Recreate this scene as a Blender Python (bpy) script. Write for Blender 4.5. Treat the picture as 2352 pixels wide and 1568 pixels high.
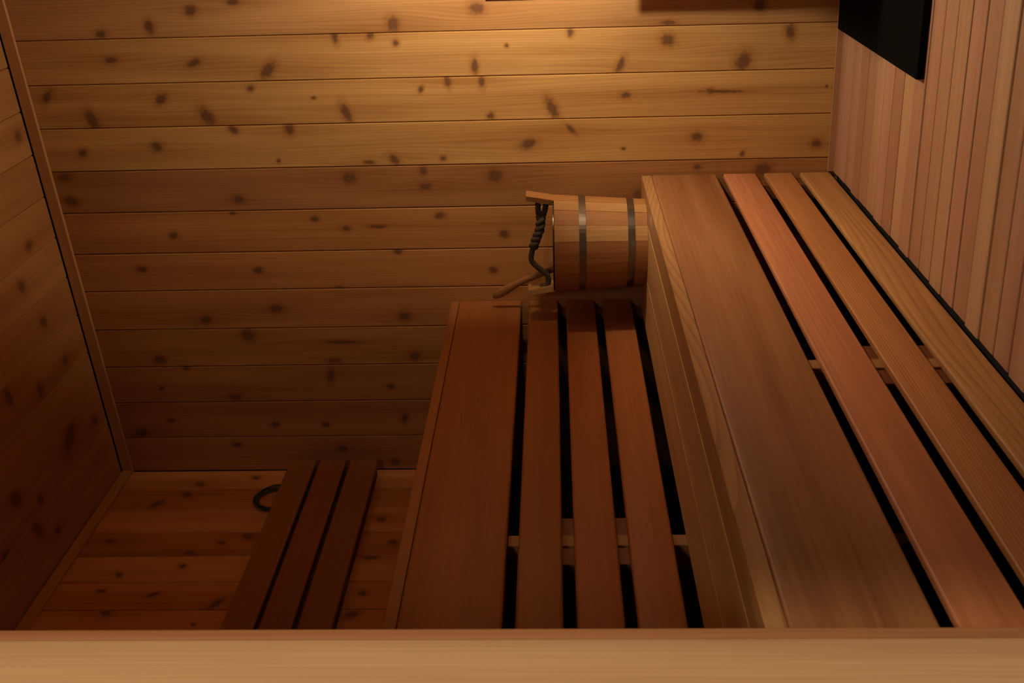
import bpy, bmesh, math, random
from mathutils import Matrix, Vector

# ------------------------------------------------------------------ camera
# The photograph was taken with the camera turned on its side: the room's
# "up" (world +Z) points to the LEFT edge of the picture.
for o in list(bpy.data.objects):
    bpy.data.objects.remove(o)
S = bpy.context.scene
COL = S.collection

cam_data = bpy.data.cameras.new('camera')
cam = bpy.data.objects.new('camera', cam_data)
COL.objects.link(cam)
S.camera = cam
cam_data.sensor_fit = 'HORIZONTAL'
cam_data.sensor_width = 22.3
cam_data.lens = 2617.92 / 2352.0 * 22.3
cam_data.clip_start = 0.02
cam_data.clip_end = 50
RGT = Vector((-0.02764, 0.03045, -0.99915))
UPV = Vector((0.91564, 0.40178, -0.01309))
FWD = Vector((-0.40104, 0.91523, 0.03899))
m = Matrix.Identity(4)
for i in range(3):
    m[i][0], m[i][1], m[i][2] = RGT[i], UPV[i], -FWD[i]
m[0][3], m[1][3], m[2][3] = 1.87832, -3.25272, 0.82149
cam.matrix_world = m
cam_data.dof.use_dof = True
cam_data.dof.focus_distance = 3.1
cam_data.dof.aperture_fstop = 6.3

# ------------------------------------------------------------------ world, lights, exposure
W = bpy.data.worlds.new('dark_surroundings')
S.world = W
W.use_nodes = True
W.node_tree.nodes['Background'].inputs[0].default_value = (1.0, 0.72, 0.45, 1)
W.node_tree.nodes['Background'].inputs[1].default_value = 0.012

vs = S.view_settings
vs.view_transform = 'Standard'
vs.look = 'None'
vs.gamma = 1.0
vs.use_curve_mapping = False
vs.exposure = 0.0

LAMP_POS = (1.86, -0.48, 0.95)      # bulb of the corner lamp behind an added slatted light shield
LAMP_POWER = 500.0                  # emission of that bulb
HALL_POWER = 35.0                   # unseen anteroom lamp, added to brighten the door post
HALL_POWER_2 = 8.0                  # second added lamp, unseen behind the camera: frontal fill for the bucket


def fill_lamp(power, loc, aim, size=0.35):
    hl = bpy.data.lights.new('anteroom_fill', 'AREA')
    hl.shape = 'DISK'
    hl.size = size
    hl.energy = power
    hl.color = (1.0, 0.86, 0.64)
    o = bpy.data.objects.new('anteroom_fill', hl)
    COL.objects.link(o)
    o.location = loc
    o.rotation_euler = (Vector(aim) - o.location).to_track_quat('-Z', 'Y').to_euler()


fill_lamp(HALL_POWER, (3.2, -2.75, 1.5), (1.0, -2.2, 0.9))
fill_lamp(HALL_POWER_2, (2.2, -4.0, 1.9), (1.0, -0.6, 0.6))

# ------------------------------------------------------------------ helpers
random.seed(7)
FLOOR_SLOPE = 0.01402               # the floor falls gently towards the bench side
CEIL0, CEIL_SLOPE = 2.2644, 0.0796  # sloping ceiling
ROOM_X, FRONT_Y = 2.05, -2.115


def floor_z(x):
    return FLOOR_SLOPE * x


def ceil_z(x):
    return CEIL0 + CEIL_SLOPE * x


def tag(o, label=None, cat=None, group=None, kind=None):
    if label: o['label'] = label
    if cat: o['category'] = cat
    if group: o['group'] = group
    if kind: o['kind'] = kind
    return o


def place(o, parent, M):
    COL.objects.link(o)
    if parent is not None:
        o.parent = parent
        o.matrix_local = Matrix.Translation(-Vector(parent.get('_at', (0, 0, 0)))) @ M
    else:
        o.matrix_local = M
    return o


def empty(name, loc=(0, 0, 0)):
    o = bpy.data.objects.new(name, None)
    o.empty_display_size = 0.05
    COL.objects.link(o)
    o.location = loc
    o['_at'] = tuple(loc)
    return o


def mesh_obj(name, verts, faces, mat, parent=None, M=None, smooth=False):
    me = bpy.data.meshes.new(name)
    me.from_pydata(verts, [], faces)
    bm = bmesh.new(); bm.from_mesh(me)
    bmesh.ops.recalc_face_normals(bm, faces=bm.faces)
    bm.to_mesh(me); bm.free()
    if smooth:
        for p in me.polygons: p.use_smooth = True
    if mat: me.materials.append(mat)
    o = bpy.data.objects.new(name, me)
    return place(o, parent, M or Matrix.Identity(4))


def axes(origin, xd, yd, zd):
    M = Matrix.Identity(4)
    for i in range(3):
        M[i][0], M[i][1], M[i][2], M[i][3] = xd[i], yd[i], zd[i], origin[i]
    return M


PROFILES = {}


def profile_mesh(kind, L, Wd, T):
    """board lying along local X (0..L), width local Y (centred), thickness local Z (0..T)"""
    key = (kind, round(L, 4), round(Wd, 4), round(T, 4))
    if key in PROFILES: return PROFILES[key]
    h = Wd / 2
    if kind == 'plank':          # matchboard: chamfered long edges on the face
        g, c = 0.0004, 0.0030
        pts = [(-h + g, 0), (h - g, 0), (h - g, T - c * 1.3), (h - c, T), (-h + c, T), (-h + g, T - c * 1.3)]
    elif kind == 'strip':        # floor strip: rounded shoulder on both sides
        g, c = 0.0014, 0.004
        pts = [(-h + g, 0), (h - g, 0), (h - g, T - c), (h - g - c * .35, T - c * .3), (h - g - c, T),
               (-h + g + c, T), (-h + g + c * .35, T - c * .3), (-h + g, T - c)]
    elif kind == 'square':
        c = 0.0012
        pts = [(-h + c, 0), (h - c, 0), (h, c), (h, T - c), (h - c, T), (-h + c, T), (-h, T - c), (-h, c)]
    else:                        # 'slat': eased edges
        r = min(0.006, T * .3)
        pts = []
        for (cy, cz, a0) in ((h - r, r, -90), (h - r, T - r, 0), (-h + r, T - r, 90), (-h + r, r, 180)):
            for k in range(4):
                a = math.radians(a0 + 30 * k)
                pts.append((cy + r * math.cos(a), cz + r * math.sin(a)))
    n = len(pts)
    v = [(0, y, z) for y, z in pts] + [(L, y, z) for y, z in pts]
    f = [tuple(range(n - 1, -1, -1)), tuple(range(n, 2 * n))]
    f += [(i, (i + 1) % n, n + (i + 1) % n, n + i) for i in range(n)]
    me = bpy.data.meshes.new(kind)
    me.from_pydata(v, [], f)
    if kind == 'slat':
        for p in me.polygons:
            p.use_smooth = len(p.vertices) == 4
        try: me.set_sharp_from_angle(angle=math.radians(40))
        except Exception: pass
    PROFILES[key] = me
    return me


def board(name, mat, parent, origin, xd, yd, zd, L, Wd, T, kind='slat', own=False):
    me = profile_mesh(kind, L, Wd, T)
    o = bpy.data.objects.new(name, me)
    if not me.materials: me.materials.append(None)
    place(o, parent, axes(origin, xd, yd, zd))
    o.material_slots[0].link = 'OBJECT'
    o.material_slots[0].material = mat
    return o


X, Y, Z = Vector((1, 0, 0)), Vector((0, 1, 0)), Vector((0, 0, 1))


def box(name, mat, parent, x0, x1, y0, y1, z0, z1):
    v = [(x, y, z) for x in (x0, x1) for y in (y0, y1) for z in (z0, z1)]
    f = [(0, 1, 3, 2), (4, 6, 7, 5), (0, 4, 5, 1), (2, 3, 7, 6), (0, 2, 6, 4), (1, 5, 7, 3)]
    return mesh_obj(name, v, f, mat, parent)


def tube_geo(path, radii, seg=8, closed=False, flat=1.0, side=None):
    """verts, faces of a tube along path; flat squashes it across its second axis"""
    P = [Vector(p) for p in path]
    n = len(P)
    if not hasattr(radii, '__len__'): radii = [radii] * n
    v, f = [], []
    prev = Vector(side) if side is not None else None
    for i, p in enumerate(P):
        t = (P[(i + 1) % n] - P[i - 1]) if closed else (P[min(i + 1, n - 1)] - P[max(i - 1, 0)])
        t.normalize()
        if prev is None:
            prev = t.orthogonal()
        a = (prev - t * prev.dot(t)).normalized()
        prev = a
        b = t.cross(a)
        for k in range(seg):
            an = 2 * math.pi * k / seg
            v.append(tuple(p + a * (math.cos(an) * radii[i]) + b * (math.sin(an) * radii[i] * flat)))
    m = n if closed else n - 1
    for i in range(m):
        j = (i + 1) % n
        for k in range(seg):
            l = (k + 1) % seg
            f.append((i * seg + k, i * seg + l, j * seg + l, j * seg + k))
    if not closed:
        f.append(tuple(range(seg - 1, -1, -1)))
        f.append(tuple(range((n - 1) * seg, n * seg)))
    return v, f


def merge(*geos):
    V, F = [], []
    for v, f in geos:
        o = len(V)
        V += v
        F += [tuple(i + o for i in q) for q in f]
    return V, F


def spline(pts, per=8):
    """Catmull-Rom through pts"""
    P = [Vector(p) for p in pts]
    P = [P[0] * 2 - P[1]] + P + [P[-1] * 2 - P[-2]]
    out = []
    for i in range(1, len(P) - 2):
        for k in range(per):
            t = k / per
            a, b, c, d = P[i - 1], P[i], P[i + 1], P[i + 2]
            out.append(0.5 * ((2 * b) + (c - a) * t + (2 * a - 5 * b + 4 * c - d) * t * t + (3 * b - a - 3 * c + d) * t ** 3))
    out.append(P[-2].copy())
    return out


def revolve(prof, seg=64, closed=True):
    """(r, z) profile turned about the Z axis"""
    v, f = [], []
    n = len(prof)
    for i in range(seg):
        a = 2 * math.pi * i / seg
        v += [(r * math.cos(a), r * math.sin(a), z) for r, z in prof]
    for i in range(seg):
        j = (i + 1) % seg
        for k in range(n if closed else n - 1):
            l = (k + 1) % n
            f.append((i * n + k, j * n + k, j * n + l, i * n + l))
    return v, f


# ------------------------------------------------------------------ materials
class NT:
    def __init__(self, mat):
        mat.use_nodes = True
        self.t = mat.node_tree
        self.bsdf = self.t.nodes['Principled BSDF']

    def n(self, kind, **kw):
        o = self.t.nodes.new(kind)
        for k, v in kw.items(): setattr(o, k, v)
        return o

    def link(self, a, b): self.t.links.new(a, b)

    def math(self, op, a, b=0.0, c=None, clamp=False):
        o = self.n('ShaderNodeMath', operation=op, use_clamp=clamp)
        for i, v in enumerate((a, b) if c is None else (a, b, c)):
            if isinstance(v, (int, float)): o.inputs[i].default_value = v
            else: self.link(v, o.inputs[i])
        return o.outputs[0]

    def vmath(self, op, a, b=None, scale=None):
        o = self.n('ShaderNodeVectorMath', operation=op)
        for i, v in enumerate((a, b)):
            if v is None: continue
            if isinstance(v, tuple): o.inputs[i].default_value = v
            else: self.link(v, o.inputs[i])
        if scale is not None:
            if isinstance(scale, (int, float)): o.inputs['Scale'].default_value = scale
            else: self.link(scale, o.inputs['Scale'])
        return o.outputs['Value'] if op in ('LENGTH', 'DOT_PRODUCT') else o.outputs['Vector']

    def rng(self, v, a, b, c, d, smooth=True):
        o = self.n('ShaderNodeMapRange', interpolation_type='SMOOTHSTEP' if smooth else 'LINEAR', clamp=True)
        self.link(v, o.inputs['Value'])
        for k, q in zip(('From Min', 'From Max', 'To Min', 'To Max'), (a, b, c, d)): o.inputs[k].default_value = q
        return o.outputs['Result']

    def mix(self, f, a, b, kind='MIX'):
        o = self.n('ShaderNodeMix', data_type='RGBA', blend_type=kind)
        for i, v in ((0, f), (6, a), (7, b)):
            if isinstance(v, (int, float)): o.inputs[i].default_value = v
            elif isinstance(v, tuple): o.inputs[i].default_value = v if len(v) == 4 else v + (1,)
            else: self.link(v, o.inputs[i])
        return o.outputs[2]

    def noise(self, vec, scale=1.0, detail=2.0, rough=0.5):
        o = self.n('ShaderNodeTexNoise', noise_dimensions='3D')
        self.link(vec, o.inputs['Vector'])
        o.inputs['Scale'].default_value = scale
        o.inputs['Detail'].default_value = detail
        o.inputs['Roughness'].default_value = rough
        return o.outputs['Fac']


def wood(name, base, alt=None, streak=1.0, ring=0.35, ring_f=150.0, wave=2.2, knots=(), axis='X', rough=0.5,
         spec=0.3, fine=1.0, bump=0.12):
    mat = bpy.data.materials.new(name)
    N = NT(mat)
    tc = N.n('ShaderNodeTexCoord').outputs['Object']
    if axis != 'X':
        sp = N.n('ShaderNodeSeparateXYZ'); N.link(tc, sp.inputs[0])
        cb = N.n('ShaderNodeCombineXYZ')
        order = {'Z': (2, 0, 1), 'Y': (1, 0, 2)}[axis]
        for i, k in enumerate(order): N.link(sp.outputs[k], cb.inputs[i])
        tc = cb.outputs[0]
    rnd = N.n('ShaderNodeObjectInfo').outputs['Random']
    off = N.vmath('SCALE', (31.7, 17.3, 23.9), scale=rnd)
    flat = N.vmath('MULTIPLY', tc, (1, 1, 0))
    P = tc
    kmask = halo = None
    if knots:
        wob = N.noise(N.vmath('ADD', N.vmath('SCALE', tc, scale=95.0), off), 1.0, 2.0)
        warp = tail = None
        for (kx, ky, ra, rb, ang) in knots:
            mp = N.n('ShaderNodeMapping', vector_type='TEXTURE')
            N.link(flat, mp.inputs['Vector'])
            mp.inputs['Location'].default_value = (kx, ky, 0)
            mp.inputs['Rotation'].default_value = (0, 0, ang)
            mp.inputs['Scale'].default_value = (ra, rb, 1)
            d = N.vmath('LENGTH', mp.outputs[0])
            kmask = d if kmask is None else N.math('MINIMUM', kmask, d)
            if ra < .0165 and len(knots) > 2: continue
            # grain bends round the larger knots
            st = N.vmath('MULTIPLY', N.vmath('SUBTRACT', flat, (kx, ky, 0)), (0.22 / max(ra, .008), 0.85 / max(rb, .008), 0))
            dd = N.vmath('LENGTH', st)
            fall = N.rng(dd, 0.2, 3.0, -0.55, 0.0)
            w = N.vmath('SCALE', N.vmath('MULTIPLY', N.vmath('SUBTRACT', flat, (kx, ky, 0)), (0, 1, 0)), scale=fall)
            warp = w if warp is None else N.vmath('ADD', warp, w)
            tail = fall if tail is None else N.math('MINIMUM', tail, fall)
        if warp is not None: P = N.vmath('ADD', tc, warp)
        kd = N.math('ADD', kmask, N.math('MULTIPLY', N.math('SUBTRACT', wob, 0.5), 0.9))
        core = N.rng(kd, 0.35, 1.25, 1.0, 0.0)
        heart = N.rng(kd, 0.15, 0.6, 1.0, 0.0)
        halo = N.rng(kd, 0.8, 2.2, 0.5, 0.0)
    G = N.vmath('ADD', P, off)
    n1 = N.noise(N.vmath('MULTIPLY', G, (2.2, 170, 170)), 1.0, 3.0, 0.6)
    n2 = N.noise(N.vmath('MULTIPLY', G, (0.8, 15, 15)), 1.0, 3.0, 0.55)
    n3 = N.noise(N.vmath('MULTIPLY', G, (0.55, 5, 5)), 1.0, 1.0, 0.5)
    sy = N.n('ShaderNodeSeparateXYZ'); N.link(G, sy.inputs[0])
    ph = N.math('ADD', N.math('MULTIPLY', sy.outputs[1], ring_f), N.math('MULTIPLY', n3, wave * 6.0))
    ph = N.math('ADD', ph, N.math('MULTIPLY', sy.outputs[2], ring_f * 0.5))
    saw = N.math('FRACT', ph)
    line = N.rng(saw, 0.0, 0.85, 0.0, 1.0, smooth=False)
    line = N.math('POWER', line, 3.0)
    v = N.math('MULTIPLY_ADD', N.math('SUBTRACT', n2, 0.5), 1.5 * streak, 0.40)
    v = N.math('MULTIPLY_ADD', N.math('SUBTRACT', n1, 0.5), 0.75 * fine, v)
    v = N.math('MULTIPLY_ADD', line, ring, v)
    if knots and tail is not None: v = N.math('MULTIPLY_ADD', tail, -0.5, v)
    v = N.math('MAXIMUM', N.math('MINIMUM', v, 1.0), 0.0)
    hi = tuple(min(1, c * k) for c, k in zip(base, (1.14, 1.17, 1.2)))
    lo = tuple(c * k for c, k in zip(base, (0.70, 0.58, 0.47)))
    col = N.mix(v, hi, lo)
    if alt is not None:
        hi2 = tuple(min(1, c * k) for c, k in zip(alt, (1.14, 1.17, 1.2)))
        lo2 = tuple(c * k for c, k in zip(alt, (0.70, 0.58, 0.47)))
        col = N.mix(rnd, col, N.mix(v, hi2, lo2))
    if knots:
        col = N.mix(halo, col, tuple(c * k for c, k in zip(base, (0.55, 0.38, 0.27))))
        col = N.mix(N.math('MULTIPLY', core, 0.82), col, (0.10, 0.040, 0.017))
        col = N.mix(N.math('MULTIPLY', heart, 0.5), col, (0.18, 0.08, 0.032))
    b = N.bsdf
    N.link(col, b.inputs['Base Color'])
    b.inputs['Roughness'].default_value = rough
    b.inputs['Specular IOR Level'].default_value = spec
    bp = N.n('ShaderNodeBump')
    bp.inputs['Strength'].default_value = bump
    bp.inputs['Distance'].default_value = 0.0012
    N.link(N.math('ADD', n1, N.math('MULTIPLY', line, -0.5)), bp.inputs['Height'])
    N.link(bp.outputs[0], b.inputs['Normal'])
    return mat


def plain(name, color, rough=0.5, metal=0.0, spec=0.3, mottle=0.25, scale=40.0):
    mat = bpy.data.materials.new(name)
    N = NT(mat)
    tc = N.n('ShaderNodeTexCoord').outputs['Object']
    nz = N.noise(tc, scale, 3.0)
    col = N.mix(nz, tuple(c * (1 - mottle) for c in color), tuple(min(1, c * (1 + mottle)) for c in color))
    N.link(col, N.bsdf.inputs['Base Color'])
    N.bsdf.inputs['Roughness'].default_value = rough
    N.bsdf.inputs['Metallic'].default_value = metal
    N.bsdf.inputs['Specular IOR Level'].default_value = spec
    return mat


M_BACK = plain('backing_felt', (0.03, 0.02, 0.012), 0.9, spec=0.1)

# knots: (along board, across board, long radius, short radius, turn) in metres
KNOTS_BACK = {
    0: [(1.83, -0.011, 0.0174, 0.0139, -2.938), (1.953, 0.031, 0.0197, 0.014, 1.699), (2.093, 0.048, 0.0163, 0.0107, -3.046), (1.266, 0.039, 0.0212, 0.0184, 1.581), (1.03, 0.002, 0.0217, 0.0175, -3.135), (0.252, 0.013, 0.0171, 0.0157, 2.504), (1.707, -0.031, 0.0171, 0.0093, -3.121), (0.5, 0.053, 0.0216, 0.007, 3.112)],
    1: [(2.077, -0.006, 0.0201, 0.0097, -3.118), (1.839, 0.007, 0.0234, 0.0117, -2.734), (1.432, -0.059, 0.0237, 0.0099, 1.65), (1.332, -0.059, 0.0147, 0.0107, -2.068), (1.261, -0.035, 0.0099, 0.0094, -2.623), (1.631, 0.033, 0.0308, 0.0166, -2.289), (0.772, -0.053, 0.0118, 0.0097, -1.546), (0.95, -0.021, 0.0061, 0.006, -3.002), (1.042, 0.034, 0.0243, 0.0111, 1.614), (0.631, 0.039, 0.0262, 0.0111, -2.003), (0.501, -0.026, 0.0206, 0.0178, 2.971), (0.289, 0.037, 0.0302, 0.0225, -2.022), (0.163, -0.041, 0.0237, 0.0154, 1.709)],
    2: [(2.281, -0.032, 0.0243, 0.0118, -2.2), (1.95, -0.018, 0.0201, 0.0142, -2.5), (1.687, -0.043, 0.0115, 0.0098, -2.874), (2.161, 0.038, 0.0322, 0.0178, 2.024), (1.823, 0.035, 0.0313, 0.0188, 2.165), (1.198, -0.03, 0.0113, 0.0074, -2.002), (1.121, -0.05, 0.0171, 0.01, 1.867), (1.024, -0.048, 0.0172, 0.0099, -1.617), (1.418, 0.031, 0.0296, 0.0142, 1.919), (1.001, 0.05, 0.0114, 0.0112, 0.938), (0.825, 0.031, 0.0351, 0.0149, 2.044), (0.616, -0.001, 0.016, 0.0099, 3.099), (0.377, -0.008, 0.0147, 0.0086, 3.087), (0.342, -0.006, 0.0735, 0.0049, 3.12), (1.508, -0.012, 0.0075, 0.005, -3.104), (0.052, -0.014, 0.0051, 0.0046, 2.347)],
    3: [(2.207, 0.007, 0.0149, 0.0125, -2.674), (1.984, -0.007, 0.0175, 0.0147, 2.998), (1.751, -0.053, 0.0159, 0.012, 2.633), (1.588, -0.05, 0.0173, 0.0145, 1.889), (1.288, 0.045, 0.0189, 0.0132, 2.385), (1.145, 0.044, 0.0102, 0.0078, -3.116), (0.895, 0.006, 0.0252, 0.0153, -2.802), (0.621, 0.026, 0.0075, 0.0051, 3.094), (0.411, -0.004, 0.0187, 0.0139, 3.049), (0.068, 0.022, 0.0169, 0.0143, -2.946), (0.277, 0.048, 0.0099, 0.0078, -1.95), (1.629, 0.043, 0.0068, 0.0062, 0.824), (1.363, 0.052, 0.0179, 0.0065, 3.131), (0.771, -0.033, 0.0203, 0.0075, 2.335)],
    4: [(2.275, -0.049, 0.0204, 0.0128, -2.877), (2.269, 0.026, 0.0204, 0.014, 2.958), (1.424, -0.031, 0.0207, 0.0171, -3.017), (1.206, -0.048, 0.0129, 0.0104, 1.777), (1.202, -0.0, 0.0167, 0.0106, -3.134), (0.995, -0.028, 0.0217, 0.0184, -3.124), (1.762, 0.029, 0.018, 0.0123, 3.018), (0.405, -0.044, 0.0101, 0.0078, 3.039), (0.216, -0.033, 0.0246, 0.0172, -2.831), (0.577, 0.038, 0.0186, 0.0128, 1.619)],
    5: [(1.974, 0.007, 0.0135, 0.0109, -2.901), (1.541, -0.036, 0.0132, 0.0095, -3.072), (1.448, -0.004, 0.0145, 0.0082, -3.127), (1.164, -0.04, 0.0156, 0.0108, -3.127), (0.974, 0.021, 0.0157, 0.0137, -3.117), (1.785, -0.058, 0.0105, 0.0054, -3.12), (1.352, -0.009, 0.0288, 0.0055, 3.126)],
    6: [(2.088, -0.012, 0.0164, 0.0113, -3.025), (1.73, -0.001, 0.0149, 0.0113, -3.018), (1.297, -0.057, 0.0132, 0.0097, -3.099), (1.01, 0.009, 0.0132, 0.0112, -3.112), (1.487, 0.058, 0.0121, 0.0057, -3.137)],
    7: [(1.913, 0.032, 0.0194, 0.0146, -2.992), (1.689, -0.0, 0.0245, 0.0145, -3.104), (1.29, 0.031, 0.0203, 0.016, -3.073)],
    8: [(1.787, -0.041, 0.0228, 0.0199, 2.476), (2.08, 0.039, 0.0211, 0.0136, -3.054), (1.267, 0.038, 0.0193, 0.015, -3.08), (1.523, 0.05, 0.0221, 0.0076, 3.138), (1.494, -0.014, 0.0617, 0.006, 3.128)],
    9: [(1.854, 0.047, 0.0198, 0.0125, -3.079), (1.539, -0.026, 0.0231, 0.0111, -1.686), (1.999, -0.06, 0.0113, 0.0076, -3.045), (2.091, 0.013, 0.0088, 0.0075, -2.688), (1.35, 0.015, 0.0126, 0.0092, -3.086)],
    10: [(1.737, 0.02, 0.0143, 0.0095, -3.072), (2.181, 0.047, 0.019, 0.0143, -2.948), (1.572, 0.022, 0.0142, 0.0095, -3.086), (1.313, 0.001, 0.0159, 0.0112, -1.691), (2.077, 0.0, 0.0144, 0.0079, -3.092)],
    11: [(1.87, -0.033, 0.0145, 0.0097, -3.058), (1.525, -0.016, 0.0172, 0.0129, -3.052), (1.355, 0.035, 0.0173, 0.0131, -3.072)],
}
KNOTS_LEFT = {
    0: [(1.982, 0.031, 0.0195, 0.0145, 2.502), (1.808, -0.008, 0.017, 0.0129, 2.656)],
    1: [(2.006, -0.024, 0.0229, 0.0143, 2.079), (2.086, 0.03, 0.0264, 0.0147, -2.097)],
    2: [(1.362, 0.0, 0.0194, 0.0164, 2.677)],
    3: [(2.161, -0.015, 0.0193, 0.0111, 2.927), (1.899, 0.049, 0.0179, 0.0125, 2.769), (1.822, -0.005, 0.0142, 0.0106, 2.651), (1.749, -0.036, 0.0198, 0.0151, 2.648), (1.31, -0.001, 0.0149, 0.013, 2.528)],
    4: [(1.903, -0.013, 0.0156, 0.0115, 2.558), (2.075, 0.026, 0.0184, 0.0103, 2.089), (1.367, -0.051, 0.0279, 0.0109, 3.104)],
    5: [(2.097, -0.023, 0.0141, 0.0078, 2.954), (1.947, -0.004, 0.0205, 0.0086, -2.675), (1.758, 0.035, 0.0329, 0.013, -2.184), (1.364, -0.007, 0.0153, 0.013, 2.53)],
    6: [(2.048, -0.05, 0.0184, 0.0128, 2.479), (1.795, 0.0, 0.0084, 0.0062, 2.356), (1.378, -0.04, 0.0233, 0.015, -2.636)],
}
KNOTS_CEILING = {
    1: [(0.572, -0.031, 0.0387, 0.0172, 2.06), (0.474, 0.032, 0.015, 0.0133, -2.216)],
    2: [(0.078, 0.009, 0.0221, 0.0164, 2.816), (0.628, -0.037, 0.0277, 0.0211, 2.631), (0.754, 0.06, 0.0199, 0.0159, 2.502), (0.514, 0.032, 0.0176, 0.0147, 2.673), (0.259, -0.026, 0.0586, 0.0301, -2.664)],
    4: [(0.152, 0.02, 0.021, 0.0176, -3.039), (0.512, -0.036, 0.0321, 0.0164, 1.783), (0.342, 0.027, 0.0236, 0.0197, -1.405)],
    5: [(0.214, -0.005, 0.0215, 0.0165, 2.695)],
    6: [(0.277, -0.012, 0.0225, 0.0172, 2.79)],
    7: [(0.171, 0.03, 0.0243, 0.0149, -2.991)],
    9: [(0.054, -0.006, 0.0213, 0.017, 3.104)],
}

# ------------------------------------------------------------------ the room
PT = 0.015                                     # plank thickness
BACK_X = [1.5255, 1.3995, 1.2735, 1.1474, 1.0196, .8912, .7605, .6385, .5094, .3806, .2539, .1256, 0.0]
BACK_TINT = [(.47, .25, .09), (.56, .315, .105), (.55, .30, .094), (.53, .285, .086), (.37, .165, .052), (.46, .20, .055),
             (.47, .20, .055), (.47, .205, .058), (.44, .19, .052), (.39, .16, .046), (.40, .165, .048), (.43, .18, .052)]

wall_back = box('wall_back', M_BACK, None, -0.03, ROOM_X + .03, PT + .001, PT + .03, -0.03, 2.50)
tag(wall_back, kind='structure', label='knotty cedar plank wall across the far end of the sauna', cat='wall')
for i in range(12):
    x1, x0 = BACK_X[i], BACK_X[i + 1]
    mt = wood('cedar_plank_far_%d' % i, BACK_TINT[i], knots=KNOTS_BACK.get(i, ()), streak=1.0, ring=.22, ring_f=110)
    board('plank', mt, wall_back, ((x0 + x1) / 2, PT, 0), Z, -X, -Y, ceil_z(x0) - .002, x1 - x0, PT, 'plank')
m_far = wood('cedar_plank_far_plain', (.46, .28, .14), alt=(.40, .22, .10))
xx = 1.5255
while xx < ROOM_X - 1e-4:
    w = min(.127, ROOM_X - xx)
    board('plank', m_far, wall_back, (xx + w / 2, PT, 0), Z, -X, -Y, ceil_z(xx) - .002, w, PT, 'plank')
    xx += w

# left wall (behind the upper bench): vertical planks
LEFT_Y = [-0.016] + [-.1117 - .127 * j for j in range(16)]
LEFT_TINT = [(.60, .275, .085), (.50, .21, .058), (.60, .26, .078), (.44, .17, .046), (.61, .28, .085), (.54, .23, .065),
             (.58, .26, .078)]
wall_left = box('wall_left', M_BACK, None, -PT - .03, -PT - .001, FRONT_Y - .2, .02, -0.03, 2.30)
tag(wall_left, kind='structure', label='knotty cedar plank wall behind the three-slat backrest', cat='wall')
LEFT_Y[0] = 0.0
for i in range(16):
    y0, y1 = LEFT_Y[i + 1], LEFT_Y[i]
    if y0 < FRONT_Y: y0 = FRONT_Y
    if y1 <= FRONT_Y: break
    tint = LEFT_TINT[i] if i < 7 else LEFT_TINT[i % 7]
    mt = wood('cedar_plank_side_%d' % i, tint, knots=[(q[0] - 1.10,) + q[1:] for q in KNOTS_LEFT.get(i, ())], streak=1.0, ring=.2, ring_f=110)
    board('plank', mt, wall_left, (-PT, (y0 + y1) / 2, 1.10), Z, -Y, X, 1.162, y1 - y0, PT, 'plank')  # planks omitted under the bench; the dark backing stands in for shade

# sloping ceiling: planks running towards the door
ca = 1 / math.hypot(1, CEIL_SLOPE)
sa = CEIL_SLOPE * ca
CN = Vector((sa, 0, -ca))
CY = Vector((-ca, 0, -sa))
v = []
for (x, zz) in ((-.06, ceil_z(-.06) + PT + .002), (ROOM_X + .06, ceil_z(ROOM_X + .06) + PT + .002),
                (ROOM_X + .06, ceil_z(ROOM_X + .06) + PT + .03), (-.06, ceil_z(-.06) + PT + .03)):
    v += [(x, .04, zz), (x, FRONT_Y - .2, zz)]
ceiling = mesh_obj('ceiling', v, [(0, 2, 3, 1), (2, 4, 5, 3), (4, 6, 7, 5), (6, 0, 1, 7), (0, 6, 4, 2), (1, 3, 5, 7)], M_BACK)
tag(ceiling, kind='structure', label='sloping cedar plank ceiling along the left edge of the picture', cat='ceiling')
CB = [0.0, .0595] + [.0595 + .127 * k for k in range(1, 17)]
for i in range(len(CB) - 1):
    a, b = CB[i] / ca, CB[i + 1] / ca
    xm = (CB[i] + CB[i + 1]) / 2
    if xm > ROOM_X: break
    tint = random.choice(((.40, .18, .055), (.38, .165, .05), (.42, .195, .062)))
    mt = wood('cedar_plank_ceiling_%d' % i, tint, knots=KNOTS_CEILING.get(i, ()), streak=.9, ring=.18, ring_f=110)
    org = Vector((xm, -.0160, ceil_z(xm))) - CN * PT
    board('plank', mt, ceiling, org, -Y, CY, CN, -FRONT_Y - .018, b - a, PT, 'plank')

# floor: narrow strips running away from the bench, falling slightly towards it
fl_v = []
for x in (-.05, ROOM_X + .05):
    for z in (-.05, -.016):
        fl_v += [(x, .03, z + floor_z(x)), (x, FRONT_Y - .2, z + floor_z(x))]
floor = mesh_obj('floor', fl_v, [(0, 1, 3, 2), (4, 6, 7, 5), (0, 4, 5, 1), (2, 3, 7, 6), (0, 2, 6, 4), (1, 5, 7, 3)],
                 plain('floor_underlay', (.012, .009, .006), .9))
tag(floor, kind='structure', label='floor of narrow reddish cedar strips at the right edge of the picture', cat='floor')
FX = Vector((1, 0, FLOOR_SLOPE)).normalized()
FN = Vector((-FLOOR_SLOPE, 0, 1)).normalized()
FLOOR_TINTS = [wood('floor_strip_%d' % k, c, streak=.8, ring=.25, ring_f=260, rough=.42, spec=.4) for k, c in enumerate(
    ((.47, .25, .145), (.49, .275, .15), (.43, .22, .12), (.50, .265, .16), (.45, .235, .13), (.52, .30, .162)))]
order = [4, 0, 3, 2, 4, 1, 3, 2, 5, 0, 4, 1, 5, 3, 0, 5, 1, 0, 3, 4, 1, 0, 2, 3, 1, 4]
SP = .0778
y = -.0575
k = 0
strip_w = [(0.0, -.0575)]
while y - SP > FRONT_Y:
    strip_w.append((y, y - SP)); y -= SP
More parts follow.
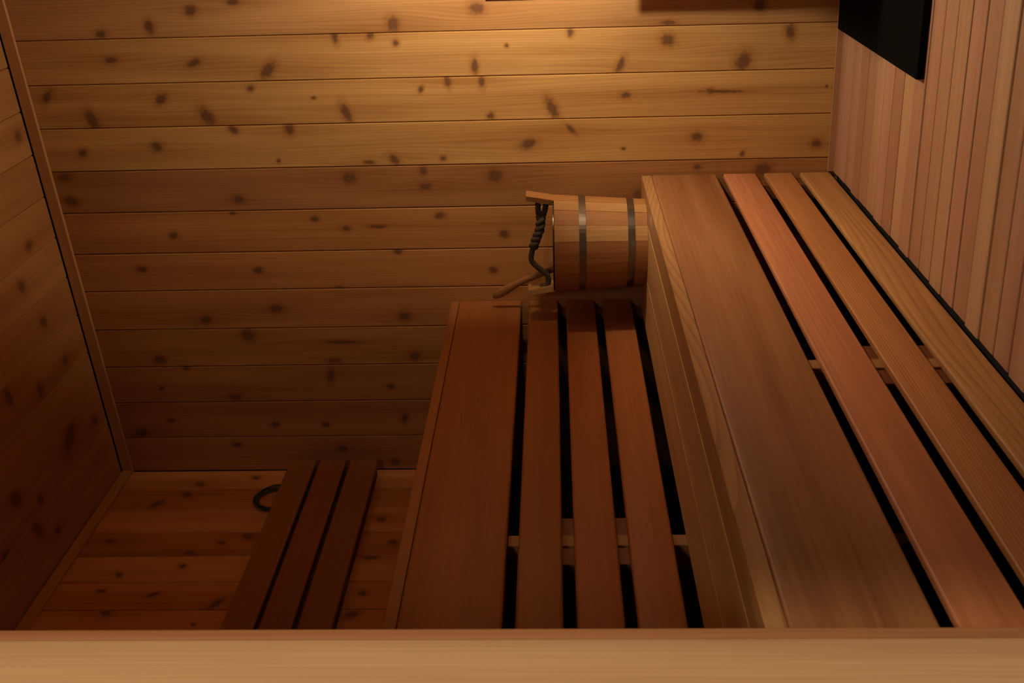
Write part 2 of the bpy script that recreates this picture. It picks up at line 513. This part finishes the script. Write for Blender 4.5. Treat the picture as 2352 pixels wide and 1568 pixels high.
strip_w.append((y, FRONT_Y + .001))
for k, (a, b) in enumerate(strip_w):
    lift = (.0012 if k % 3 == 0 else 0.0) + (.0006 if k % 2 else 0)
    x0 = .9805 + .0012 * ((k * 7) % 3)        # strips stop just short of the bench front
    org = Vector((x0, (a + b) / 2, floor_z(x0))) - FN * (.015 - lift)
    board('floor_strip', FLOOR_TINTS[order[k % len(order)]], floor, org, FX, Y, FN, ROOM_X - x0 - .003, a - b - .0006, .015, 'strip')

# hidden room shell: right wall and the front wall with the door opening
M_SHELL = wood('cedar_plank_shell', (.44, .25, .115), alt=(.40, .21, .09), streak=1.0)
wall_right = box('wall_right', M_BACK, None, ROOM_X + PT + .001, ROOM_X + PT + .03, FRONT_Y - .2, .03, -.02, 2.50)
tag(wall_right, kind='structure', label='cedar plank wall opposite the benches, outside the picture', cat='wall')
yy = 0.0
while yy > FRONT_Y + 1e-4:
    w = min(.127, yy - FRONT_Y)
    board('plank', M_SHELL, wall_right, (ROOM_X + PT, yy - w / 2, floor_z(ROOM_X)), Z, Y, -X, ceil_z(ROOM_X) - floor_z(ROOM_X) - .004, w, PT, 'plank')
    yy -= w

DX0, DX1, DZ1 = 1.0, 1.88, 2.02                 # door opening
wf = [(-.05, DX0 - .03, -.03, 2.44), (DX1 + .03, ROOM_X + .05, -.03, 2.46), (DX0 - .03, DX1 + .03, DZ1 + .03, 2.44)]
V, F = [], []
for (x0, x1, z0, z1) in wf:
    o = len(V)
    V += [(x, yv, z) for x in (x0, x1) for yv in (FRONT_Y - .125, FRONT_Y - .016) for z in (z0, z1)]
    F += [tuple(o + i for i in q) for q in ((0, 1, 3, 2), (4, 6, 7, 5), (0, 4, 5, 1), (2, 3, 7, 6), (0, 2, 6, 4), (1, 5, 7, 3))]
wall_front = mesh_obj('wall_front', V, F, M_BACK)
tag(wall_front, kind='structure', label='plank wall with the door opening the view goes through', cat='wall')
xx = 0.0
while xx < ROOM_X - 1e-4:
    w = min(.127, ROOM_X - xx)
    if xx + w <= DX0 - .06 or xx >= DX1 + .06:
        z0 = floor_z(xx)
    elif xx < DX0 - .06:
        w = DX0 - .06 - xx; z0 = floor_z(xx)
    elif xx < DX1 + .06 and xx + w > DX1 + .06 and xx < DX1:
        w = min(w, DX1 + .06 - xx); z0 = DZ1 + .02
    else:
        z0 = DZ1 + .02
    board('plank', M_SHELL, wall_front, (xx + w / 2, FRONT_Y - .015, z0), Z, X, Y, ceil_z(xx) - z0 - .004, w, PT, 'plank')
    xx += w

M_JAMB = wood('pale_cedar_jamb', (.60, .36, .185), streak=.8, ring=.12, ring_f=120, wave=1.4, rough=.6, spec=.2, fine=.7)
M_CASE = wood('red_cedar_casing', (.42, .18, .075), streak=.7, ring=.1, rough=.6, spec=.2)
jamb = empty('door_1')
tag(jamb, kind='structure', label='pale cedar door frame post crossing the bottom of the picture', cat='door frame')
# post on the bench side: reveal faces the opening
JY = FRONT_Y - .0225
board('jamb_post', M_JAMB, jamb, (DX0 - .030, JY - .105, -.02), Z, -Y, X, DZ1 + .05, .210, .030, 'slat')
board('jamb_post', M_JAMB, jamb, (DX1 + .030, JY - .105, -.02), Z, Y, -X, DZ1 + .05, .210, .030, 'slat')
board('jamb_head', M_JAMB, jamb, (DX0 + .001, JY - .105, DZ1 + .030), X, Y, -Z, DX1 - DX0 - .002, .210, .030, 'slat')
board('casing', M_CASE, jamb, (DX0 - .03, JY + .0008, -.02), Z, X, Y, DZ1 + .07, .056, .0220, 'slat')
board('casing', M_CASE, jamb, (DX1 + .03, JY + .0008, -.02), Z, X, Y, DZ1 + .07, .056, .0220, 'slat')

# trims
M_TRIM = wood('cedar_trim', (.52, .26, .09), streak=.6, ring=.1)
t1 = board('trim_1', M_TRIM, None, Vector((.0, -.001, ceil_z(0) - .0198)), Vector((ca, 0, sa)), Vector((-sa, 0, ca)), -Y, ROOM_X * 1.003, .0330, .012, 'square')
tag(t1, kind='structure', label='cedar lath where the far wall meets the sloping ceiling', cat='trim')
t2 = board('trim_2', M_TRIM, None, (.001, -.016, 2.2445), -Y, Z, X, -FRONT_Y - .02, .0325, .012, 'square')
tag(t2, kind='structure', label='cedar lath where the backrest wall meets the ceiling', cat='trim')
t3 = board('trim_3', wood('cedar_skirting', (.38, .19, .09), streak=.5, ring=.1), None, Vector((.982, -.0005, floor_z(.982) + .0092)), FX, FN, -Y, ROOM_X - .99, .0175, .010, 'square')
tag(t3, kind='structure', label='thin cedar skirting lath between the far wall and the floor strips', cat='trim')

# ------------------------------------------------------------------ benches
YB = FRONT_Y + .004                             # both benches run from the far wall to the door wall
BL = -YB - .003


def bench(name, x_front, x_back, seat_top, edge, fascia, slats, mats, seat_boards, label, floor_clear=0.0):
    root = empty(name, (x_front - .02, -1.05, floor_z(x_front) if x_front < .7 else floor_z(x_front)))
    tag(root, label, 'bench')
    T, TS = .038, (.020 if x_front < .7 else .016)
    # seat
    for (a, b, mt) in seat_boards:
        board('seat_board', mt, root, ((a + b) / 2, -.003, seat_top - edge), -Y, X, Z, BL, b - a - .0014, edge, 'square')
    # fascia and slats of the front
    z1, z0 = fascia
    board('fascia', mats[0], root, (x_front - T, -.003, (z0 + z1) / 2), -Y, -Z, X, BL, z1 - z0, T, 'slat')
    for (z1, z0), mt in zip(slats, mats[1:]):
        board('slat', mt, root, (x_front - TS, -.003, (z0 + z1) / 2), -Y, -Z, X, BL, z1 - z0, TS, 'slat')
    return root


R_UP = wood('red_cedar_bench_fascia', (.325, .11, .025), streak=.6, ring=.10, ring_f=90, wave=3.0)
R_S1 = wood('red_cedar_slat_a', (.32, .115, .028), streak=.5, ring=.12, ring_f=200)
R_S2 = wood('red_cedar_slat_b', (.36, .12, .03), streak=.5, ring=.12, ring_f=200)
R_S3 = wood('red_cedar_slat_c', (.37, .125, .032), streak=.8, ring=.12, ring_f=150)
R_EDGE = wood('red_cedar_seat_edge', (.33, .125, .032), streak=.6, ring=.12)
R_STUD = wood('cedar_stud', (.40, .20, .07), axis='X', streak=.6, ring=.1)
R_PLATE = wood('red_cedar_plate', (.22, .07, .024), streak=.6, ring=.1)
R_DARK = wood('dark_cedar', (.20, .10, .045), streak=.6, ring=.1)

upper = bench('upper_bench', .5913, .02, 1.1418, .0240, (1.1174, .9267),
              [(.9032, .8153), (.7916, .7045), (.6818, .5928)], [R_UP, R_S1, R_S2, R_S3],
              [(.4713, .5913, R_EDGE), (.352, .467, R_EDGE), (.232, .348, R_EDGE), (.112, .228, R_EDGE), (.006, .108, R_EDGE)],
              'darker slatted cedar bench between the backrest and the bench with the bucket')

L_SEAT = wood('brown_cedar_seat', (.60, .345, .138), streak=1.0, ring=.18, ring_f=70, wave=1.2)
L_EDGE = wood('figured_cedar_seat', (.48, .25, .095), streak=.9, ring=.5, ring_f=120, wave=5.0)
L_FAS = wood('brown_cedar_fascia', (.36, .155, .056), streak=1.7, ring=.14, ring_f=70, wave=1.0)
L_S1 = wood('pink_cedar_slat', (.62, .25, .108), streak=.8, ring=.55, fine=1.5, ring_f=260, wave=1.2)
L_S2 = wood('orange_cedar_slat', (.55, .24, .08), streak=.8, ring=.55, fine=1.4, ring_f=160, wave=1.6)
L_S3 = wood('golden_cedar_slat', (.50, .25, .085), streak=1.0, ring=.4, fine=1.3, ring_f=90, wave=2.6)
lower = bench('lower_bench', .9773, .594, .5670, .0285, (.5380, .3508),
              [(.3300, .2360), (.2125, .1310), (.1095, .0225)], [L_FAS, L_S1, L_S2, L_S3],
              [(.9015, .9773, L_EDGE), (.748, .9005, L_SEAT), (.594, .747, L_SEAT)],
              'lighter slatted cedar bench beside the strip floor, wooden bucket standing on it')

# frames behind the slats: a stud with short plates on both sides, and an end plate at the far wall
for root, xf, ztop, zbot, pz in ((upper, .5913, 1.117, .0083, (.93, .575)), (lower, .9773, .537, .0145, (.345, .10))):
    xb = xf - (.0205 if root is upper else .0165)
    xt = xf - .0385
    for yc in (-1.2835,):
        board('stud', R_STUD, root, (xb - .06, yc, zbot), Z, -Y, X, (.925 if root is upper else .349) - zbot, .039, .06, 'square')
        for s, wv in ((1, .070), (-1, .060)):
            zp0, zp1 = (.60, .89) if root is upper else (.03, .225)
            board('plate', R_PLATE, root, (xb - .046, yc + s * (.0197 + wv / 2), zp0), Z, -Y, X, zp1 - zp0, wv, .042, 'square')
    board('end_plate', R_PLATE, root, (xb - .045, -.033, zbot), Z, -Y, X, (.80 if root is upper else .235) - zbot, .058, .042, 'square')
    for (y0, y1) in ((-.064, -1.262), (-1.305, -2.08)):
        board('rail', R_DARK, root, (xt - .11, y0 - .001, ztop - .10), -Y, X, Z, y0 - y1 - .002, .04, .08, 'square')

# ------------------------------------------------------------------ backrest on the left wall
R_B = [wood('dark_red_cedar_back_%d' % k, c, streak=.4, ring=.08) for k, c in enumerate(((.30, .11, .028), (.27, .085, .022), (.27, .095, .024)))]
back = empty('backrest', (.03, -1.0, 1.40))
tag(back, 'narrow three-slat cedar backrest fixed to the knotty plank wall', 'backrest')
for (z1, z0), mt in zip(((1.6905, 1.6050), (1.5925, 1.5070), (1.4930, 1.4030)), R_B):
    board('slat', mt, back, (.046, -.040, (z0 + z1) / 2), -Y, -Z, X, 1.98, z1 - z0, .014, 'slat')
M_RUN = wood('gap_shade_runner', (.055, .025, .011), streak=.5, ring=.05)  # added strips, near-black to stand in for shade in the slat gaps
for zc in (1.5990, 1.5000, 1.4290):
    board('gap_runner', M_RUN, back, (.0012, -.046, zc), -Y, -Z, X, 1.968, .040, .036, 'square')
for yc in (-.33, -1.05, -1.80):
    for zc in (1.6340, 1.5350, 1.4640):
        board('spacer', M_RUN, back, (.0376, yc - .02, zc - .0415), Y, Z, X, .04, .030, .0082, 'square')

# ------------------------------------------------------------------ bucket
BX, BY, BZ, BT = .8265, -.158, .5675, .8237
RB, RT = .1215, .1385
bucket = empty('bucket', (BX, BY, BZ))
tag(bucket, 'wooden stave bucket with two metal hoops and a rope handle', 'bucket')
H = BT - BZ
NS = 18


def stave_mesh(name, ztop, half, th=.015):
    v, f = [], []
    lv = [0, H * .5, H] if ztop <= H else [0, H * .5, H, ztop]
    na = 4
    for z in lv:
        r = RB + (RT - RB) * z / H + (.008 if z > H else 0.0)      # ears flare outwards
        hw = half if z <= H else half * .92
        for rr in (r, r - th):
            for k in range(na):
                a = -hw + 2 * hw * k / (na - 1)
                v.append((rr * math.cos(a), rr * math.sin(a), z))
    m = 2 * na
    for i in range(len(lv) - 1):
        ring = list(range(na)) + list(range(2 * na - 1, na - 1, -1))
        for q in range(m):
            a, b = ring[q], ring[(q + 1) % m]
            f.append((i * m + a, i * m + b, (i + 1) * m + b, (i + 1) * m + a))
    for i in (0, len(lv) - 1):
        for q in range(na - 1):
            f.append((i * m + q, i * m + q + 1, i * m + na + q + 1, i * m + na + q))
    me = bpy.data.meshes.new(name)
    me.from_pydata(v, [], f)
    bm = bmesh.new(); bm.from_mesh(me)
    bmesh.ops.recalc_face_normals(bm, faces=bm.faces)
    bm.to_mesh(me); bm.free()
    me.materials.append(None)
    return me


ST = {}
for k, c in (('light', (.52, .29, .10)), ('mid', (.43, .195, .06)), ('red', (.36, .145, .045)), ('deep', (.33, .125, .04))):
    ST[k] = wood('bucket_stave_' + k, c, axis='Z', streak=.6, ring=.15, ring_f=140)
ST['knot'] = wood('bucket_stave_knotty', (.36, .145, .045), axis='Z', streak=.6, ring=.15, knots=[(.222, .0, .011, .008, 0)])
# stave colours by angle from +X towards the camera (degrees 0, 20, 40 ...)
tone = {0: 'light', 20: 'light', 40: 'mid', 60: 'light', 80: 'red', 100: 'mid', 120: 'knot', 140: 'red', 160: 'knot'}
half = math.pi / NS * .985
me_st, me_ear = stave_mesh('stave', H, half), stave_mesh('ear_stave', H + .0775, half * 1.25)
me_narrow = stave_mesh('stave', H, half * .86)
for k in range(NS):
    deg = k * 20
    a = -math.radians(deg)
    ear = deg in (0, 180)
    near = deg in (20, 340, 160, 200)
    o = bpy.data.objects.new('ear_stave' if ear else 'stave', me_ear if ear else (me_narrow if near else me_st))
    aa = a
    if deg in (20, 160): aa = a - math.radians(1.1) * (1 if deg == 20 else -1)
    if deg in (340, 200): aa = a + math.radians(1.1) * (1 if deg == 340 else -1)
    place(o, bucket, Matrix.Translation((BX, BY, BZ)) @ Matrix.Rotation(aa, 4, 'Z'))
    o.material_slots[0].link = 'OBJECT'
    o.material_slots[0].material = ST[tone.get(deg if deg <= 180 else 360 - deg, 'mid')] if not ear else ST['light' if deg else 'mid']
M_HOOP = plain('galvanised_hoop', (.30, .285, .25), .30, 1.0, .5, .25, 60)
for zc in (.746 - BZ, .6115 - BZ):
    hw = .0095
    ra = RB + (RT - RB) * (zc - hw) / H
    rb_ = RB + (RT - RB) * (zc + hw) / H
    v, f = revolve([(ra + .0003, zc - hw), (ra + .0020, zc - hw), (rb_ + .0020, zc + hw), (rb_ + .0003, zc + hw)], 72)
    o = mesh_obj('hoop', v, f, M_HOOP, bucket, Matrix.Translation((BX, BY, BZ)))
    tag(o, label='dull galvanised metal hoop')
# base board and liner
v, f = revolve([(0.0005, .022), (RB - .013, .022), (RB - .013, .034), (0.0005, .034)], 48)
mesh_obj('base_board', v, f, ST['red'], bucket, Matrix.Translation((BX, BY, BZ)))
ri_b, ri_t = RB - .0165, RT - .0165
v, f = revolve([(ri_b, .040), (ri_t, H + .001), (RT - .004, H + .001), (RT - .004, H + .0042), (ri_t - .003, H + .0042),
                (ri_b - .002, .043), (.0005, .043), (.0005, .040)], 72)
o = mesh_obj('liner', v, f, plain('dark_steel_liner', (.10, .095, .085), .22, 1.0, .5, .2, 30), bucket, Matrix.Translation((BX, BY, BZ)))
tag(o, label='dark glossy liner with a thin rim')

# rope handle: doubled and twisted at one ear, single after the whipping
M_ROPE = plain('sisal_rope', (.11, .075, .038), .9, spec=.1, mottle=.5, scale=160)


def strands(path, r, off, n, turns, seg=6):
    out = []
    P = [Vector(p) for p in path]
    Ltot = len(P) - 1
    for s in range(n):
        pts = []
        prev = Vector((0, 0, 1))
        for i, p in enumerate(P):
            t = (P[min(i + 1, Ltot)] - P[max(i - 1, 0)]).normalized()
            a = (prev - t * prev.dot(t)).normalized()
            prev = a
            b = t.cross(a)
            ang = 2 * math.pi * (s / n + turns * i / Ltot)
            pts.append(p + a * (off * math.cos(ang)) + b * (off * math.sin(ang)))
        out.append(tube_geo(pts, r, seg))
    return merge(*out)


ex = BX + RT - .006
pa = spline([(ex + .004, BY, .870), (ex - .008, BY - .002, .8695), (.925, BY - .004, .868), (.900, BY - .004, .866)], 6)
pb = spline([(ex + .004, BY, .845), (ex - .008, BY - .002, .8455), (.928, BY - .004, .849), (.902, BY - .004, .858)], 6)
pc = spline([(.905, BY - .004, .861), (.872, BY - .005, .8645), (.845, BY - .005, .8745), (.818, BY - .005, .884)], 10)
pd = spline([(.822, BY - .005, .883), (.800, BY - .004, .889), (.780, BY - .003, .891), (.762, BY - .002, .880), (.748, BY - .001, .864),
             (.733, BY, .848), (.715, BY + .001, .842), (.698, BY, .850), (BX - RT + .006, BY, .862), (BX - RT - .006, BY, .863)], 6)
knot = tube_geo(spline([(.826, BY - .005, .876), (.822, BY - .005, .8815), (.818, BY - .005, .887), (.813, BY - .005, .889)], 4), [.006, .009, .011, .0115, .0115, .011, .0115, .0115, .011, .010, .009, .007, .004][:13], 8)
geo = merge(strands(pa, .0048, .0042, 3, 3), strands(pb, .0048, .0042, 3, 3), strands(pc, .0085, .0062, 2, 2.6, 8), knot,
            strands(pd, .0046, .0042, 3, 10))
o = mesh_obj('rope_handle', geo[0], geo[1], M_ROPE, bucket, smooth=True)
tag(o, label='frayed brown rope handle')

# ladle standing in the bucket, handle over the rim
ladle = empty('ladle', (.80, -.125, .64))
tag(ladle, 'wooden ladle with its handle leaning out of the bucket', 'ladle')
M_LAD = wood('ladle_wood', (.36, .16, .055), axis='Z', streak=.7, ring=.1)
hp = spline([(.822, -.122, .648), (.771, -.108, .742), (.7243, -.094, .8318), (.6835, -.082, .9209), (.655, -.073, .968), (.626, -.063, 1.0081)], 6)
nr = len(hp)
rad = []
for i in range(nr):
    t = i / (nr - 1)
    r = .0095 + .001 * t
    if t > .62: r = .0095 + (.0135 - .0095) * min(1, (t - .62) / .16)
    if t > .9: r = .0135 - (.0135 - .006) * ((t - .9) / .1) ** 2
    rad.append(r)
geo = tube_geo(hp, rad, 10, flat=.62, side=(1, 0, .5))
mesh_obj('handle', geo[0], geo[1], M_LAD, ladle, smooth=True)
prof = [(.0005, -.034), (.020, -.032), (.034, -.022), (.040, -.004), (.041, .012), (.036, .012), (.034, -.002), (.028, -.016), (.016, -.026), (.0005, -.028)]
v, f = revolve(prof, 28, closed=False)
mesh_obj('bowl', v, f, M_LAD, ladle, Matrix.Translation((.842, -.133, .655)), smooth=True)

# ------------------------------------------------------------------ coil of cable on the left wall, half behind the backrest
coil_c = Vector((.012, -.188, 1.712))
geos = []
rnd = random.Random(3)
for k in range(5):
    r0 = .052 + .0045 * k
    pts = []
    e, ph = .05 * rnd.random(), rnd.random() * 6
    for i in range(36):
        a = 2 * math.pi * i / 36
        r = r0 * (1 + e * math.sin(a + ph) + .03 * math.sin(2 * a + ph))
        pts.append(coil_c + Vector((-.006 + .0028 * (k % 3) + .002 * math.sin(3 * a + ph), r * math.cos(a) * 1.05, r * math.sin(a))))
    geos.append(tube_geo(pts, .0024, 6, closed=True))
geo = merge(*geos)
coil = mesh_obj('cable_coil', geo[0], geo[1], plain('dark_cable', (.045, .042, .035), .55, mottle=.3), None, smooth=True)
tag(coil, 'small coil of dark cable on the plank wall, half hidden by the backrest', 'cable')

# ------------------------------------------------------------------ dark pad on the floor in the far corner
pad = empty('heater_pad', (1.76, -.37, floor_z(1.76)))
tag(pad, 'flat black two-panel pad on the strip floor in the corner', 'floor pad')
M_PAD = plain('black_cement_board', (.0045, .0042, .0034), .9, spec=.03, mottle=.3, scale=25)
px0, px1 = 1.3845, ROOM_X - .01
for (y1, y0) in ((-.0115, -.2875), (-.2890, -.746)):
    board('panel', M_PAD, pad, Vector((px0, (y0 + y1) / 2, floor_z(px0) + .0022)), FX, Y, FN, px1 - px0, y1 - y0, .016, 'square')

# box heater standing on the pad, just past the top edge of the picture: the panel added behind it casts the far wall's shadow
heater = empty('sauna_heater', (1.74, -.245, floor_z(1.74) + .019))
tag(heater, 'dark box heater standing on the black pad, outside the picture', 'heater')
M_HEAT = plain('dark_enamel', (.05, .048, .045), .45, mottle=.15)
for hx in (1.680, 1.925):
    for hy in (-.16, -.42):
        board('leg', M_HEAT, heater, (hx - .014, hy, floor_z(hx) + .0190), Z, Y, X, .07, .028, .028, 'square')
hb, ht = .09, .54
for (a0, a1, b0, b1) in ((1.655, 1.660, -.45, -.13), (1.940, 1.945, -.45, -.13), (1.660, 1.940, -.45, -.445), (1.660, 1.940, -.135, -.13)):
    box('side_panel', M_HEAT, heater, a0, a1, b0, b1, hb, ht)
box('bottom_panel', M_HEAT, heater, 1.660, 1.940, -.445, -.135, hb, hb + .005)
for k in range(7):
    box('grille_bar', M_HEAT, heater, 1.660, 1.940, -.41 + .040 * k, -.404 + .040 * k, ht - .03, ht - .023)
box('shadow_panel', M_HEAT, heater, 1.525, 1.960, -.104, -.100, .0475, .66)  # unseen panel added to throw the shadow on the far wall

# small dark vent cover on the far wall at the top edge of the picture
vent = empty('wall_vent', (1.54, 0, .93))
tag(vent, 'dark vent cover on the plank wall, cut by the top edge', 'vent')
M_VENT = plain('dark_vent_metal', (.05, .045, .03), .6)
board('cover', M_VENT, vent, (1.4835 + .06, -.0002, .866), Z, -X, -Y, .138, .12, .008, 'square')
for k in range(4):
    board('louvre', M_VENT, vent, (1.4835 + .022 + .025 * k, -.0084, .876), Z, -X, -Y, .118, .012, .004, 'square')

# ------------------------------------------------------------------ corner lamp above the heater (lights the room)
lamp = empty('corner_lamp', (ROOM_X, 0, LAMP_POS[2] - .09))
tag(lamp, 'corner lamp behind an added slatted light shield above the heater, outside the picture', 'lamp')
gm = bpy.data.materials.new('lit_frosted_glass')
gm.use_nodes = True
gb = gm.node_tree.nodes['Principled BSDF']
gb.inputs['Base Color'].default_value = (.8, .75, .65, 1)
gb.inputs['Emission Color'].default_value = (1.0, .88, .68, 1)
gb.inputs['Emission Strength'].default_value = LAMP_POWER
LR = .036
prof = [(LR * math.sin(math.radians(a)) + .0003, -LR * math.cos(math.radians(a))) for a in range(0, 151, 25)]
v, f = revolve(prof, 16, closed=False)
DIAG = Vector((1, 1, 0)).normalized()           # from the bulb into the corner
Rb = DIAG.to_track_quat('Z', 'Y').to_matrix().to_4x4()
mesh_obj('bulb', v, f, gm, lamp, Matrix.Translation(LAMP_POS) @ Rb, smooth=True)
v, f = revolve([(.0005, .034), (.020, .034), (.026, .040), (.026, .12), (.045, .17), (.0005, .17)], 24, closed=False)
mesh_obj('socket', v, f, plain('white_ceramic', (.6, .58, .52), .3), lamp, Matrix.Translation(LAMP_POS) @ Rb)
M_SHIELD = wood('shield_cedar', (.42, .19, .06), streak=.5)
SD, TAN = .125, Vector((1, -1, 0)).normalized()
for k in range(-2, 6):  # shield added and sized to block light towards bench front and ceiling
    c = Vector(LAMP_POS) - DIAG * SD + TAN * (.044 * (k - 2.5))
    board('shield_slat', M_SHIELD, lamp, Vector((c.x, c.y, LAMP_POS[2] - .042)), Z, TAN, Z.cross(TAN), .250, .0425, .010, 'slat')
for dz in (-.030, .190):
    c = Vector(LAMP_POS) - DIAG * (SD - .0205)
    board('shield_rail', M_SHIELD, lamp, Vector((c.x, c.y, LAMP_POS[2] + dz)) - TAN * .219, TAN, Z, TAN.cross(Z), .349, .016, .010, 'square')
for o in list(bpy.data.objects):
    if '_at' in o.keys(): del o['_at']
